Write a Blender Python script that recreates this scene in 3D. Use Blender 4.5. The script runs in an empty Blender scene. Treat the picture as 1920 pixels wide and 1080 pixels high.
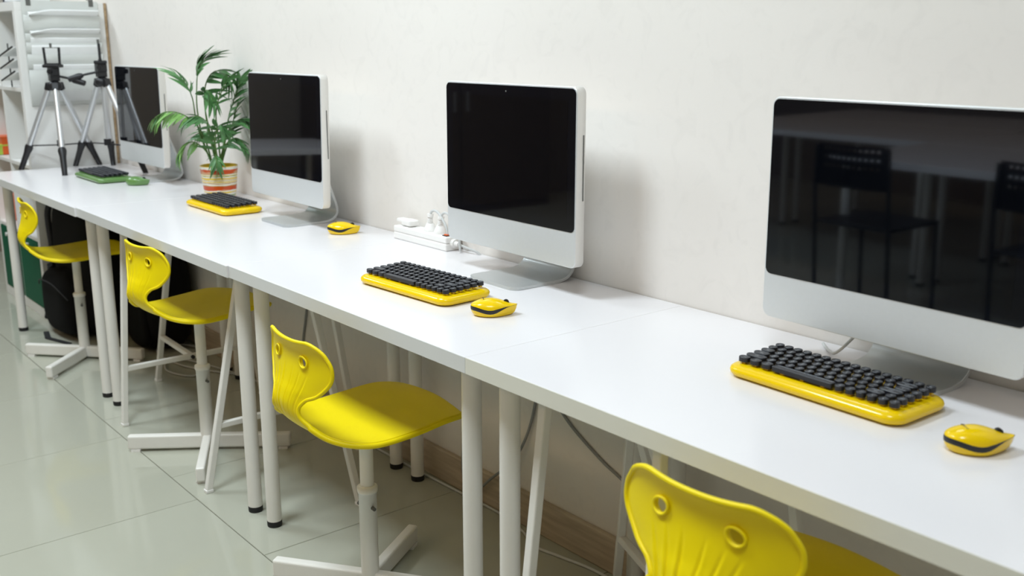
import bpy, bmesh, math, random
import numpy as np
from mathutils import Vector, Matrix
random.seed(7)
PI = math.pi
SC = bpy.context.scene
COL = SC.collection

# ------------------------------------------------------------------ camera, world, lights, exposure
def cam_setup():
    yaw, pitch, roll = .8842, .2364, -.0009
    cy, sy, cp, sp = math.cos(yaw), math.sin(yaw), math.cos(pitch), math.sin(pitch)
    f = Vector((-sy * cp, cy * cp, -sp)); r = Vector((cy, sy, 0)); u = r.cross(f)
    cr, sr = math.cos(roll), math.sin(roll)
    r2 = cr * r + sr * u; u2 = -sr * r + cr * u
    cam = bpy.data.cameras.new('camera'); o = bpy.data.objects.new('camera', cam); COL.objects.link(o)
    M = Matrix((r2, u2, -f)).transposed().to_4x4(); M.translation = Vector((1.4485, -1.0751, 1.3008))
    o.matrix_world = M
    cam.sensor_width = 36; cam.lens = 1906.8 / 1920 * 36; cam.clip_start = .02
    cam.dof.use_dof = True; cam.dof.focus_distance = 2.3; cam.dof.aperture_fstop = 4.5
    SC.camera = o
cam_setup()
w = bpy.data.worlds.new('world'); SC.world = w; w.use_nodes = True
w.node_tree.nodes['Background'].inputs[0].default_value = (.9, .95, 1, 1)
w.node_tree.nodes['Background'].inputs[1].default_value = .3
SC.view_settings.view_transform = 'Standard'; SC.view_settings.look = 'None'
SC.view_settings.gamma = 1; SC.view_settings.use_curve_mapping = False
SC.view_settings.exposure = -.11
LAMPS = []   # ceiling panels: (x, y, watts)
for lx, wn in ((-4.2, 31), (-2.5, 36), (-.75, 50), (1.0, 24)):
    LAMPS.append((lx, -.76, wn)); LAMPS.append((lx, -3.3, 10))
LAMP_COL = (.81, .925, 1.0); LAMP_WARM = (1.0, .67, .37)
WALL_Y = .604; CEIL_Z = 2.9; XL, XR, YF = -5.6, 3.6, -5.3
DZ = .735   # desk top height

# ------------------------------------------------------------------ materials
MATS = {}
def mat(name, col, rough=.5, metal=0, noise=0, nscale=30, bump=0, bscale=200, spec=.5, coat=0, emit=None, estr=0):
    if name in MATS: return MATS[name]
    m = bpy.data.materials.new(name); m.use_nodes = True
    nt = m.node_tree; b = nt.nodes['Principled BSDF']
    b.inputs['Base Color'].default_value = (*col, 1); b.inputs['Roughness'].default_value = rough
    b.inputs['Metallic'].default_value = metal; b.inputs['Specular IOR Level'].default_value = spec
    b.inputs['Coat Weight'].default_value = coat; b.inputs['Coat Roughness'].default_value = .05
    if emit:
        b.inputs['Emission Color'].default_value = (*emit, 1); b.inputs['Emission Strength'].default_value = estr
    tc = nt.nodes.new('ShaderNodeTexCoord')
    if noise:
        n = nt.nodes.new('ShaderNodeTexNoise'); n.inputs['Scale'].default_value = nscale; n.inputs['Detail'].default_value = 4
        nt.links.new(tc.outputs['Object'], n.inputs['Vector'])
        mx = nt.nodes.new('ShaderNodeMixRGB'); mx.inputs[1].default_value = (*[c * (1 - noise) for c in col], 1)
        mx.inputs[2].default_value = (*[min(1, c * (1 + noise)) for c in col], 1)
        nt.links.new(n.outputs['Fac'], mx.inputs[0]); nt.links.new(mx.outputs[0], b.inputs['Base Color'])
    if bump:
        n2 = nt.nodes.new('ShaderNodeTexNoise'); n2.inputs['Scale'].default_value = bscale; n2.inputs['Detail'].default_value = 3
        nt.links.new(tc.outputs['Object'], n2.inputs['Vector'])
        bp = nt.nodes.new('ShaderNodeBump'); bp.inputs['Strength'].default_value = bump; bp.inputs['Distance'].default_value = .002
        nt.links.new(n2.outputs['Fac'], bp.inputs['Height']); nt.links.new(bp.outputs[0], b.inputs['Normal'])
    MATS[name] = m
    return m

def wall_mat(name, col, streak=.10):
    m = mat(name, col, .72, spec=.25)
    nt = m.node_tree; b = nt.nodes['Principled BSDF']; tc = nt.nodes.new('ShaderNodeTexCoord')
    mp = nt.nodes.new('ShaderNodeMapping'); mp.inputs['Scale'].default_value = (1, 1, .9); mp.inputs['Rotation'].default_value = (0, .6, 0)
    nt.links.new(tc.outputs['Object'], mp.inputs['Vector'])
    n = nt.nodes.new('ShaderNodeTexNoise'); n.inputs['Scale'].default_value = 17; n.inputs['Detail'].default_value = 6; n.inputs['Distortion'].default_value = 1.6
    nt.links.new(mp.outputs[0], n.inputs['Vector'])
    r = nt.nodes.new('ShaderNodeValToRGB'); r.color_ramp.elements[0].position = .30; r.color_ramp.elements[1].position = .48
    r.color_ramp.elements[0].color = (*[c * (1 - streak) for c in col], 1); r.color_ramp.elements[1].color = (*col, 1)
    nt.links.new(n.outputs['Fac'], r.inputs[0]); nt.links.new(r.outputs[0], b.inputs['Base Color'])
    bp = nt.nodes.new('ShaderNodeBump'); bp.inputs['Strength'].default_value = .05; bp.inputs['Distance'].default_value = .004
    nt.links.new(n.outputs['Fac'], bp.inputs['Height']); nt.links.new(bp.outputs[0], b.inputs['Normal'])
    return m

def wood_mat(name, a, bcol, scale=(1.2, 1.2, 30), rough=.55):
    m = mat(name, a, rough)
    nt = m.node_tree; b = nt.nodes['Principled BSDF']; tc = nt.nodes.new('ShaderNodeTexCoord')
    mp = nt.nodes.new('ShaderNodeMapping'); mp.inputs['Scale'].default_value = scale
    nt.links.new(tc.outputs['Object'], mp.inputs['Vector'])
    n = nt.nodes.new('ShaderNodeTexNoise'); n.inputs['Scale'].default_value = 3; n.inputs['Detail'].default_value = 6
    nt.links.new(mp.outputs[0], n.inputs['Vector'])
    r = nt.nodes.new('ShaderNodeValToRGB'); r.color_ramp.elements[0].color = (*a, 1); r.color_ramp.elements[1].color = (*bcol, 1)
    r.color_ramp.elements[0].position = .35; r.color_ramp.elements[1].position = .65
    nt.links.new(n.outputs['Fac'], r.inputs[0]); nt.links.new(r.outputs[0], b.inputs['Base Color'])
    return m

M_wall = wall_mat('plaster_wall', (.87, .825, .775), .03)
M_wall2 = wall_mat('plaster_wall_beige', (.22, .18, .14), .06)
M_ceil = mat('ceiling_paint', (.62, .61, .58), .9)
M_desk = mat('white_laminate', (.85, .825, .835), .22, noise=.012, nscale=4, spec=.5)
M_deskedge = mat('white_edge_band', (.75, .76, .75), .35, noise=.01, nscale=5)
M_deskedge2 = mat('yellowed_edge_band', (.81, .80, .71), .4, noise=.03, nscale=7)
M_whitemetal = mat('white_powder_coat', (.85, .825, .775), .36, noise=.03, nscale=25)
M_black = mat('black_plastic', (.012, .012, .014), .42, noise=.2, nscale=60)
M_blackrub = mat('black_rubber', (.008, .008, .009), .6)
M_yellow_chair = mat('yellow_moulded_plastic', (.93, .735, .0006), .42, noise=.03, nscale=6, bump=.04, bscale=900, spec=.3)
M_yellow_gloss = mat('glossy_yellow_plastic', (.93, .62, .001), .18, noise=.01, nscale=10, spec=.35, coat=.15)
M_green_gloss = mat('glossy_green_plastic', (.13, .27, .075), .22, noise=.02, nscale=10, coat=.3)
M_key = mat('keycap_black', (.011, .012, .018), .36, noise=.1, nscale=80)
M_keytop = mat('keycap_top', (.030, .032, .038), .45, noise=.08, nscale=80)
M_legend = mat('legend_grey', (.62, .63, .65), .6)
M_alu = mat('satin_aluminium', (.78, .80, .80), .40, metal=.4, noise=.02, nscale=120)
M_foot = mat('brushed_aluminium_foot', (.60, .62, .62), .36, metal=.65, noise=.02, nscale=120)
M_aluside = mat('aluminium_side', (.82, .80, .765), .45, metal=.3, noise=.02, nscale=120)
M_glass = mat('black_screen_glass', (.0022, .003, .0055), .03, spec=1.0)
M_disp = mat('screen_display_area', (.0016, .0021, .0036), .035, spec=1.0)
for _m in (M_glass, M_disp): _m.node_tree.nodes['Principled BSDF'].inputs['Specular Tint'].default_value = (.82, .88, 1, 1)
M_slot = mat('dark_slot', (.12, .12, .11), .6)
M_silver = mat('tripod_silver', (.72, .74, .76), .3, metal=.7, noise=.03, nscale=60)
M_whiteplastic = mat('white_plastic', (.91, .89, .86), .35, noise=.02, nscale=20)
M_cable = mat('grey_cable', (.30, .31, .31), .5, noise=.1, nscale=40)
M_cable_w = mat('white_cable', (.62, .63, .62), .5, noise=.05, nscale=40)
M_cableslot = mat('socket_hole', (.02, .02, .02), .7)
M_orange = mat('orange_plastic', (.75, .12, .02), .4, noise=.1, nscale=20)
M_limegreen = mat('lime_card', (.45, .62, .08), .5, noise=.1, nscale=60)
M_greendoor = mat('green_lacquer', (.0, .105, .05), .5, noise=.04, nscale=5, spec=.15)
M_shelf = mat('white_shelf_foil', (.85, .84, .81), .4, noise=.015, nscale=6)
M_hardboard = wood_mat('brown_hardboard', (.36, .24, .13), (.48, .34, .2))
M_base = wood_mat('limed_oak_skirting', (.46, .37, .27), (.60, .50, .38), scale=(2.2, 4, 26))
M_fabric = mat('grey_white_pocket_fabric', (.67, .685, .655), .85, noise=.05, nscale=15, bump=.2, bscale=700)
M_paper = mat('paper_white', (.86, .87, .86), .8, noise=.04, nscale=20)
M_bag = mat('black_nylon', (.0035, .0035, .004), .85, spec=.2, noise=.3, nscale=30, bump=.4, bscale=300)
M_bagtrim = mat('black_webbing', (.016, .017, .02), .6, noise=.3, nscale=90, bump=.3, bscale=500)
M_soil = mat('potting_soil', (.05, .03, .018), .9, noise=.5, nscale=90, bump=1, bscale=120)
M_potrim = mat('pot_yellow_glaze', (.72, .45, .02), .3, noise=.05, nscale=20)
M_stem = mat('palm_stem', (.10, .21, .04), .5, noise=.2, nscale=30)
M_grout = mat('grout', (.36, .35, .31), .9, noise=.1, nscale=60)
M_brown = mat('brown_panel', (.10, .07, .05), .6, noise=.1, nscale=5)

def leaf_mat(name, col):
    m = mat(name, col, .42, noise=.25, nscale=14)
    nt = m.node_tree; b = nt.nodes['Principled BSDF']
    oi = nt.nodes.new('ShaderNodeObjectInfo'); hv = nt.nodes.new('ShaderNodeHueSaturation')
    mr = nt.nodes.new('ShaderNodeMapRange'); mr.inputs[3].default_value = .7; mr.inputs[4].default_value = 1.35
    nt.links.new(oi.outputs['Random'], mr.inputs[0]); nt.links.new(mr.outputs[0], hv.inputs['Value'])
    src = b.inputs['Base Color'].links[0].from_socket
    nt.links.new(src, hv.inputs['Color']); nt.links.new(hv.outputs[0], b.inputs['Base Color'])
    b.inputs['Subsurface Weight'].default_value = 0
    return m
M_leaf = leaf_mat('palm_leaf', (.085, .23, .075))
M_leaf2 = leaf_mat('palm_leaf_light', (.16, .32, .08))

def tile_mat():
    m = mat('polished_porcelain', (.70, .70, .64), .09, spec=.5)
    nt = m.node_tree; b = nt.nodes['Principled BSDF']; tc = nt.nodes.new('ShaderNodeTexCoord')
    n = nt.nodes.new('ShaderNodeTexNoise'); n.inputs['Scale'].default_value = 2.2; n.inputs['Detail'].default_value = 5
    nt.links.new(tc.outputs['Object'], n.inputs['Vector'])
    oi = nt.nodes.new('ShaderNodeObjectInfo')
    mx = nt.nodes.new('ShaderNodeMixRGB'); mx.inputs[1].default_value = (.43, .43, .355, 1); mx.inputs[2].default_value = (.48, .485, .405, 1)
    ad = nt.nodes.new('ShaderNodeMath'); ad.operation = 'MULTIPLY_ADD'; ad.inputs[1].default_value = .25
    nt.links.new(oi.outputs['Random'], ad.inputs[0]); nt.links.new(n.outputs['Fac'], ad.inputs[2])
    nt.links.new(ad.outputs[0], mx.inputs[0]); nt.links.new(mx.outputs[0], b.inputs['Base Color'])
    return m
M_tile = tile_mat()

def pot_mat():
    m = mat('striped_pot_glaze', (.85, .83, .76), .3)
    nt = m.node_tree; b = nt.nodes['Principled BSDF']; tc = nt.nodes.new('ShaderNodeTexCoord')
    sp = nt.nodes.new('ShaderNodeSeparateXYZ'); nt.links.new(tc.outputs['Object'], sp.inputs[0])
    mp = nt.nodes.new('ShaderNodeMapping'); mp.inputs['Scale'].default_value = (9, 9, 40)
    nt.links.new(tc.outputs['Object'], mp.inputs[0])
    n = nt.nodes.new('ShaderNodeTexNoise'); n.inputs['Scale'].default_value = 2.5; n.inputs['Detail'].default_value = 3
    nt.links.new(mp.outputs[0], n.inputs['Vector'])
    ma = nt.nodes.new('ShaderNodeMath'); ma.operation = 'MULTIPLY_ADD'; ma.inputs[1].default_value = .010; ma.inputs[2].default_value = -.005
    nt.links.new(n.outputs['Fac'], ma.inputs[0])
    ad = nt.nodes.new('ShaderNodeMath'); ad.operation = 'ADD'
    nt.links.new(sp.outputs[2], ad.inputs[0]); nt.links.new(ma.outputs[0], ad.inputs[1])
    mr = nt.nodes.new('ShaderNodeMapRange'); mr.inputs[1].default_value = 0; mr.inputs[2].default_value = .125
    nt.links.new(ad.outputs[0], mr.inputs[0])
    r = nt.nodes.new('ShaderNodeValToRGB'); cr = r.color_ramp; cr.interpolation = 'CONSTANT'
    W, Y, O, T, G = (.84, .82, .74), (.85, .60, .02), (.62, .075, .01), (.52, .27, .06), (.10, .28, .06)
    bands = [(0, W), (.03, O), (.07, W), (.10, G), (.135, W), (.20, Y), (.235, W), (.28, O), (.40, T), (.425, W), (.48, T), (.50, W), (.515, Y), (.545, W), (.57, T),
             (.585, W), (.60, Y), (.645, W), (.69, G), (.70, Y), (.715, W), (.745, T), (.77, O), (.895, W)]
    while len(cr.elements) < len(bands): cr.elements.new(.5)
    for e, (p, c) in zip(cr.elements, bands): pass
    for i, (p, c) in enumerate(bands):
        cr.elements[i].position = p
    for i, (p, c) in enumerate(bands):
        cr.elements[i].color = (*c, 1)
    nt.links.new(mr.outputs[0], r.inputs[0])
    # second, patchier reading: the orange fades to tan in places
    n2 = nt.nodes.new('ShaderNodeTexNoise'); n2.inputs['Scale'].default_value = 14; n2.inputs['Detail'].default_value = 2
    mp2 = nt.nodes.new('ShaderNodeMapping'); mp2.inputs['Scale'].default_value = (1, 1, 2.5)
    nt.links.new(tc.outputs['Object'], mp2.inputs[0]); nt.links.new(mp2.outputs[0], n2.inputs['Vector'])
    r2 = nt.nodes.new('ShaderNodeValToRGB'); r2.color_ramp.elements[0].position = .50; r2.color_ramp.elements[1].position = .62
    r2.color_ramp.elements[0].color = (0, 0, 0, 1); r2.color_ramp.elements[1].color = (.55, .55, .55, 1)
    nt.links.new(n2.outputs['Fac'], r2.inputs[0])
    mx = nt.nodes.new('ShaderNodeMixRGB'); mx.inputs[2].default_value = (.75, .62, .36, 1)
    nt.links.new(r2.outputs[0], mx.inputs[0]); nt.links.new(r.outputs[0], mx.inputs[1]); nt.links.new(mx.outputs[0], b.inputs['Base Color'])
    return m
M_pot = pot_mat()

# ------------------------------------------------------------------ mesh helpers
class MB:
    def __init__(s): s.v = []; s.f = []; s.m = []; s.sm = []
    def add(s, vs, fs, mi=0, sm=False):
        o = len(s.v); s.v += [tuple(x) for x in vs]
        s.f += [tuple(i + o for i in f) for f in fs]; s.m += [mi] * len(fs); s.sm += [sm] * len(fs)
        return s
    def box(s, c, d, mi=0, M=None):
        x, y, z = [k / 2 for k in d]
        vs = [Vector((sx * x, sy * y, sz * z)) for sz in (-1, 1) for sx, sy in ((-1, -1), (1, -1), (1, 1), (-1, 1))]
        if M is not None: vs = [M @ v for v in vs]
        vs = [v + Vector(c) for v in vs]
        return s.add(vs, [(3, 2, 1, 0), (4, 5, 6, 7), (0, 1, 5, 4), (1, 2, 6, 5), (2, 3, 7, 6), (3, 0, 4, 7)], mi)
    def bar(s, a, b, w, h, mi=0, up=Vector((0, 0, 1))):
        a = Vector(a); b = Vector(b); d = (b - a); L = d.length; d.normalize()
        if abs(d.dot(up)) > .98: up = Vector((0, 1, 0))
        x = d.cross(up).normalized(); z = x.cross(d)
        M = Matrix((x, d, z)).transposed()
        return s.box((a + b) / 2, (w, L, h), mi, M)
    def ring_loft(s, rings, mi=0, sm=True, cap0=True, cap1=True):
        n = len(rings[0]); vs = [p for r in rings for p in r]; fs = []
        for k in range(len(rings) - 1):
            for i in range(n):
                j = (i + 1) % n
                fs.append((k * n + i, k * n + j, (k + 1) * n + j, (k + 1) * n + i))
        s.add(vs, fs, mi, sm)
        if cap0: s.add(rings[0], [tuple(reversed(range(n)))], mi, False)
        if cap1: s.add(rings[-1], [tuple(range(n))], mi, False)
        return s
    def lathe(s, prof, n=24, c=(0, 0, 0), mi=0, sm=True, cap0=True, cap1=True):
        rings = [[(c[0] + r * math.cos(2 * PI * i / n), c[1] + r * math.sin(2 * PI * i / n), c[2] + z) for i in range(n)] for r, z in prof]
        return s.ring_loft(rings, mi, sm, cap0, cap1)
    def tube(s, pts, r, n=8, mi=0, sm=True, caps=True):
        P = [Vector(p) for p in pts]; rr = r if hasattr(r, '__len__') else [r] * len(P); rings = []
        t0 = (P[1] - P[0]).normalized(); up = Vector((0, 0, 1)) if abs(t0.z) < .9 else Vector((0, 1, 0))
        x = t0.cross(up).normalized()
        for i, p in enumerate(P):
            t = (P[min(i + 1, len(P) - 1)] - P[max(i - 1, 0)]).normalized()
            x = (x - t * x.dot(t)).normalized(); y = t.cross(x)
            rings.append([p + rr[i] * (math.cos(2 * PI * k / n) * x + math.sin(2 * PI * k / n) * y) for k in range(n)])
        return s.ring_loft(rings, mi, sm, caps, caps)
    def mesh(s, name, mats, fixn=True):
        me = bpy.data.meshes.new(name); me.from_pydata(s.v, [], s.f)
        for m in mats: me.materials.append(m)
        me.polygons.foreach_set('material_index', s.m); me.polygons.foreach_set('use_smooth', s.sm)
        if fixn:
            bm = bmesh.new(); bm.from_mesh(me); bmesh.ops.recalc_face_normals(bm, faces=bm.faces); bm.to_mesh(me); bm.free()
        me.update(); return me
    def build(s, name, mats, parent=None, loc=(0, 0, 0), bevel=0, seg=2, **kw):
        if not isinstance(mats, (list, tuple)): mats = [mats]
        return obj(name, s.mesh(name, mats), parent, loc, bevel, seg, **kw)

def obj(name, me, parent=None, loc=(0, 0, 0), bevel=0, seg=2, rot=None):
    o = bpy.data.objects.new(name, me); COL.objects.link(o); o.location = loc
    if rot: o.rotation_euler = rot
    if parent: o.parent = parent
    if bevel:
        m = o.modifiers.new('bevel', 'BEVEL'); m.width = bevel; m.segments = seg; m.limit_method = 'ANGLE'; m.angle_limit = .6
    return o
def tag(o, label, cat, group=None, kind=None):
    o['label'] = label; o['category'] = cat
    if group: o['group'] = group
    if kind: o['kind'] = kind
    return o
def thing(name, label, cat, loc=(0, 0, 0), rz=0, group=None):
    o = bpy.data.objects.new(name, None); COL.objects.link(o); o.location = loc; o.rotation_euler = (0, 0, rz)
    o.empty_display_size = .05
    return tag(o, label, cat, group)
CH = {}
def copy_tree(o, parent=None):
    c = o.copy(); COL.objects.link(c)
    if parent: c.parent = parent
    for ch in [x for x in o.children]: copy_tree(ch, c)
    return c
def structure(o): o['kind'] = 'structure'; return o
def rrect(w, h, r, n=6, cx=0, cy=0):
    pts = []
    for qx, qy, a0 in ((1, 1, 0), (-1, 1, 90), (-1, -1, 180), (1, -1, 270)):
        for k in range(n + 1):
            a = math.radians(a0 + 90 * k / n)
            pts.append((cx + qx * (w / 2 - r) + r * math.cos(a), cy + qy * (h / 2 - r) + r * math.sin(a)))
    return pts
def spline(pts, n=8):
    P = [Vector(p) for p in pts]; out = []
    for i in range(len(P) - 1):
        p0, p1, p2, p3 = P[max(i - 1, 0)], P[i], P[i + 1], P[min(i + 2, len(P) - 1)]
        for k in range(n):
            t = k / n
            out.append(.5 * ((2 * p1) + (p2 - p0) * t + (2 * p0 - 5 * p1 + 4 * p2 - p3) * t * t + (3 * p1 - p0 - 3 * p2 + p3) * t ** 3))
    out.append(P[-1]); return out

# ------------------------------------------------------------------ room shell
def slab(name, c, d, m): return structure(MB().box(c, d).build(name, m))
T = .12
slab('wall_back', ((XL + XR) / 2, WALL_Y + T / 2, CEIL_Z / 2), (XR - XL + 2 * T, T, CEIL_Z), M_wall)
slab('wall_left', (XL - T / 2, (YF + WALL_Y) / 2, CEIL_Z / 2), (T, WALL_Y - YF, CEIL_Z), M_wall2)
slab('wall_right', (XR + T / 2, (YF + WALL_Y) / 2, CEIL_Z / 2), (T, WALL_Y - YF, CEIL_Z), M_wall)
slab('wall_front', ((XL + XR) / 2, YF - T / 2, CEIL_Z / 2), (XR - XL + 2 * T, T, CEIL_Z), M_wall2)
slab('ceiling', ((XL + XR) / 2, (YF + WALL_Y) / 2, CEIL_Z + T / 2), (XR - XL + 2 * T, WALL_Y - YF + 2 * T, T), M_ceil)
bb = MB().box(((XL + XR) / 2, WALL_Y - .008, .05), (XR - XL, .016, .10)).build('baseboard_back', M_base, bevel=.004)
structure(bb)
floor = slab('floor', ((XL + XR) / 2, (YF + WALL_Y) / 2, -.04), (XR - XL + 2 * T, WALL_Y - YF + 2 * T, .068), M_grout)
floor['kind'] = 'structure'
TS = .632; GAP = .0022
def tile_mesh(w, d):
    b = .0012; z0, z1 = -.006, 0
    mb = MB(); x, y = w / 2, d / 2
    lo = [(-x, -y, z0), (x, -y, z0), (x, y, z0), (-x, y, z0)]
    mi = [(-x, -y, z1 - b), (x, -y, z1 - b), (x, y, z1 - b), (-x, y, z1 - b)]
    hi = [(-x + b, -y + b, z1), (x - b, -y + b, z1), (x - b, y - b, z1), (-x + b, y - b, z1)]
    mb.ring_loft([lo, mi, hi], 0, False); return mb.mesh('floor_tile', [M_tile])
TM = {}
ry = -.042; rows = []
k = 0
y1 = WALL_Y
rows.append((ry, y1, -.835))
yy = ry
alt = True
while yy > YF:
    rows.append((max(yy - TS, YF), yy, -1.268 if True else 0)); yy -= TS
floc = Vector(floor.location)
for (ya, yb, x0) in rows:
    xs = x0 - TS * 12
    while xs < XR:
        a, bq = max(xs, XL), min(xs + TS, XR)
        if bq - a > .02:
            key = (round(bq - a, 3), round(yb - ya, 3))
            if key not in TM: TM[key] = tile_mesh(bq - a - GAP, yb - ya - GAP)
            obj('floor_tile', TM[key], floor, ((a + bq) / 2 - floc.x, (ya + yb) / 2 - floc.y, -floc.z))
        xs += TS

# ------------------------------------------------------------------ ceiling lamps (out of frame, they light the room)
for i, (lx, ly, watts) in enumerate(LAMPS):
    where = ['the tripods', 'the potted palm', 'the centre computer', 'the nearest keyboard'][i // 2]
    row = 'in the row by the desk wall, level with ' if ly > -2 else 'in the row behind the camera, level with '
    t = thing('ceiling_light', 'square ceiling light panel ' + row + where, 'light', (lx, ly, CEIL_Z), 0, 'ceiling panels along the desk wall' if ly > -2 else 'ceiling panels along the room')
    f = MB(); S = .62
    for sx, sy, dx, dy in ((0, 1, S, .03), (0, -1, S, .03), (1, 0, .03, S), (-1, 0, .03, S)):
        f.box((sx * S / 2, sy * S / 2, -.02), (dx if dx != S else S + .03, dy if dy != S else S + .03, .04))
    f.build('frame', M_whiteplastic, t)
    ld = bpy.data.lights.new('panel_light', 'AREA'); ld.shape = 'SQUARE'; ld.size = .58; ld.energy = watts; ld.color = LAMP_COL if ly > -2 else LAMP_WARM
    lo = bpy.data.objects.new('panel_light', ld); COL.objects.link(lo); lo.parent = t; lo.location = (0, 0, -.025)

# ------------------------------------------------------------------ desks
JX = [(.0005, 1.30, 0.0), (-1.0325, 0.0, 0.0), (-2.2895, -1.0335, -.006), (-3.585, -2.2905, -.013)]
TH = .0325; LEG_IN = .061; LY0, LY1 = .058, .536
DESK_LABEL = ['white desk nearest the camera, under the largest computer', 'short white desk in the middle, with the power strip on it',
              'white desk carrying the potted palm and a yellow keyboard', 'white desk at the far end, under the two tripods']
foot_me = MB().lathe([(.0195, 0), (.0205, .004), (.0205, .016), (.0195, .018)], 24).mesh('foot_cap', [M_blackrub])
leg_me = MB().lathe([(.020, .016), (.020, DZ - TH - .008)], 28, cap0=True).lathe([(.032, DZ - TH - .008), (.032, DZ - TH)], 20).mesh('leg', [M_whitemetal])
for (xa, xb, yo), lab in zip(JX, DESK_LABEL):
    d = thing('desk', lab, 'desk', ((xa + xb) / 2, yo, 0), 0, 'white desks along the wall')
    L = xb - xa
    top = MB().box((0, (WALL_Y - .003 - yo) / 2, DZ - TH / 2), (L, WALL_Y - .003 - yo, TH)).build('desktop', [M_desk], d, bevel=.0007)
    MB().box((0, -.0004, DZ - TH / 2), (L - .0006, .0012, TH - .0012)).build('edge_band', M_deskedge2 if xa > -.5 else M_deskedge, d, bevel=.0003)
    for sx in (-1, 1):
        for ly in (LY0, LY1):
            lg = obj('leg', leg_me, d, (sx * (L / 2 - LEG_IN + .002), ly - yo, 0))
            obj('foot_cap', foot_me, lg)

# ------------------------------------------------------------------ trestles (three-legged supports under the desks)
def trestle(label, A, B, Cc, topA, topB, topC, zb=.2, bar2=True):
    t = thing('trestle', label, 'trestle', (A[0], A[1], 0), 0, 'white tripod trestles under the desks')
    O = Vector((A[0], A[1], 0)); ZT = DZ - TH - .022
    pts = [(Vector((*a, 0)) - O, Vector((*b, ZT)) - O) for a, b in ((A, topA), (B, topB), (Cc, topC))]
    for a, b in pts:
        MB().bar(a + Vector((0, 0, .008)), b, .020, .020).build('leg', M_whitemetal, t, bevel=.003)
        MB().box((a.x, a.y, .005), (.023, .023, .010)).build('foot_cap', M_whiteplastic, t, bevel=.002)
    at = lambda i, z: pts[i][0].lerp(pts[i][1], z / ZT)
    MB().bar(at(0, zb), at(1, zb), .018, .018).build('brace', M_whitemetal, t, bevel=.003)
    mid = at(0, zb).lerp(at(1, zb), .5)
    MB().bar(mid, at(2, zb), .018, .018).build('brace', M_whitemetal, t, bevel=.003)
    MB().tube([mid + Vector((.0, -.0, 0)) + Vector((.012, 0, 0)), mid + Vector((.02, 0, 0))], .007, 10).build('bolt', M_black, t)
    mt = (pts[0][1] + pts[1][1]) / 2
    tb = MB().bar(pts[0][1] + Vector((0, 0, .011)), pts[1][1] + Vector((0, 0, .011)), .03, .022)
    tb.bar(mt + Vector((0, 0, .011)), pts[2][1] + Vector((0, 0, .011)), .03, .022)
    tb.build('top_bar', M_whitemetal, t, bevel=.003)
trestle('white trestle whose front leg stands close by a black-capped leg pair, bags behind it', (-2.0, .0), (-2.0, .52), (-2.406, .271), (-2.045, .07), (-2.045, .45), (-2.13, .27))
trestle('white trestle with a slanting front leg between two yellow chairs', (-1.295, .004), (-1.295, .52), (-.935, .308), (-1.295, .15), (-1.295, .42), (-1.20, .30))
trestle('white trestle leg pair just right of the front leg pair nearest the camera', (.120, .02), (.120, .53), (.50, .27), (.127, .09), (.12, .30), (.19, .255), zb=.13)
trestle('white trestle under the nearest desk, mostly hidden by the nearest yellow chair', (.44, .03), (.44, .53), (-.10, .515), (.40, .10), (.40, .43), (.105, .35))

# ------------------------------------------------------------------ yellow chairs
ST = np.array([
 ( .206,.429,.104,-.012),( .202,.431,.130,-.013),( .188,.434,.153,-.011),( .125,.433,.173,-.004),( .030,.417,.181,.004),
 (-.060,.408,.177,.008),(-.120,.412,.157,.010),(-.165,.426,.122,.010),(-.198,.452,.092,.010),(-.217,.480,.070,.008),
 (-.223,.508,.067,.014),(-.217,.534,.084,.020),(-.207,.558,.124,.028),(-.199,.588,.153,.032),(-.195,.613,.156,.030),
 (-.195,.632,.144,.025),(-.197,.645,.130,.020),(-.200,.655,.109,.014),(-.203,.660,.082,.009)])
SS = .925
def cr_eval(t):
    n = len(ST) - 1; x = np.clip(t, 0, 1) * n; i = np.minimum(x.astype(int), n - 1); f = (x - i)[..., None]
    g = lambda k: ST[np.clip(k, 0, n)]
    p0, p1, p2, p3 = g(i - 1), g(i), g(i + 1), g(i + 2)
    return .5 * ((2 * p1) + (-p0 + p2) * f + (2 * p0 - 5 * p1 + 4 * p2 - p3) * f * f + (-p0 + 3 * p1 - 3 * p2 + p3) * f ** 3)
def surf(u, t, groove=True):
    u = np.asarray(u, float); t = np.asarray(t, float)
    q = cr_eval(t); d = cr_eval(np.minimum(t + .004, 1)) - cr_eval(np.maximum(t - .004, 0))
    ty, tz = d[..., 0], d[..., 1]; L = np.hypot(ty, tz) + 1e-9
    ny, nz = tz / L, -ty / L
    lift = q[..., 3] * np.abs(u) ** 2.2
    if groove:   # moulded creases that fan out over the back of the neck
        env = np.clip((t - .43) / .10, 0, 1) * np.clip((.755 - .05 * np.abs(u) - t) / .10, 0, 1)
        g = np.zeros_like(u)
        xx = q[..., 2] * u
        for c0 in (-.82, -.52, -.2, .2, .52, .82):
            cx = c0 * (.060 + .05 * np.clip((t - .53) / .23, 0, 1) ** 1.5)
            dd = (xx - cx) / .0028
            g += np.exp(-dd * dd) - .5 * np.exp(-((dd - 2.0 * np.sign(c0)) / 1.6) ** 2)
        lift = lift + .0030 * g * env
    ear = 0 * t
    P = np.stack([q[..., 2] * u, q[..., 0] + ny * lift, q[..., 1] + nz * lift + ear], -1)
    return (P - [0, 0, .42]) * SS + [0, 0, .42]
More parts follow.
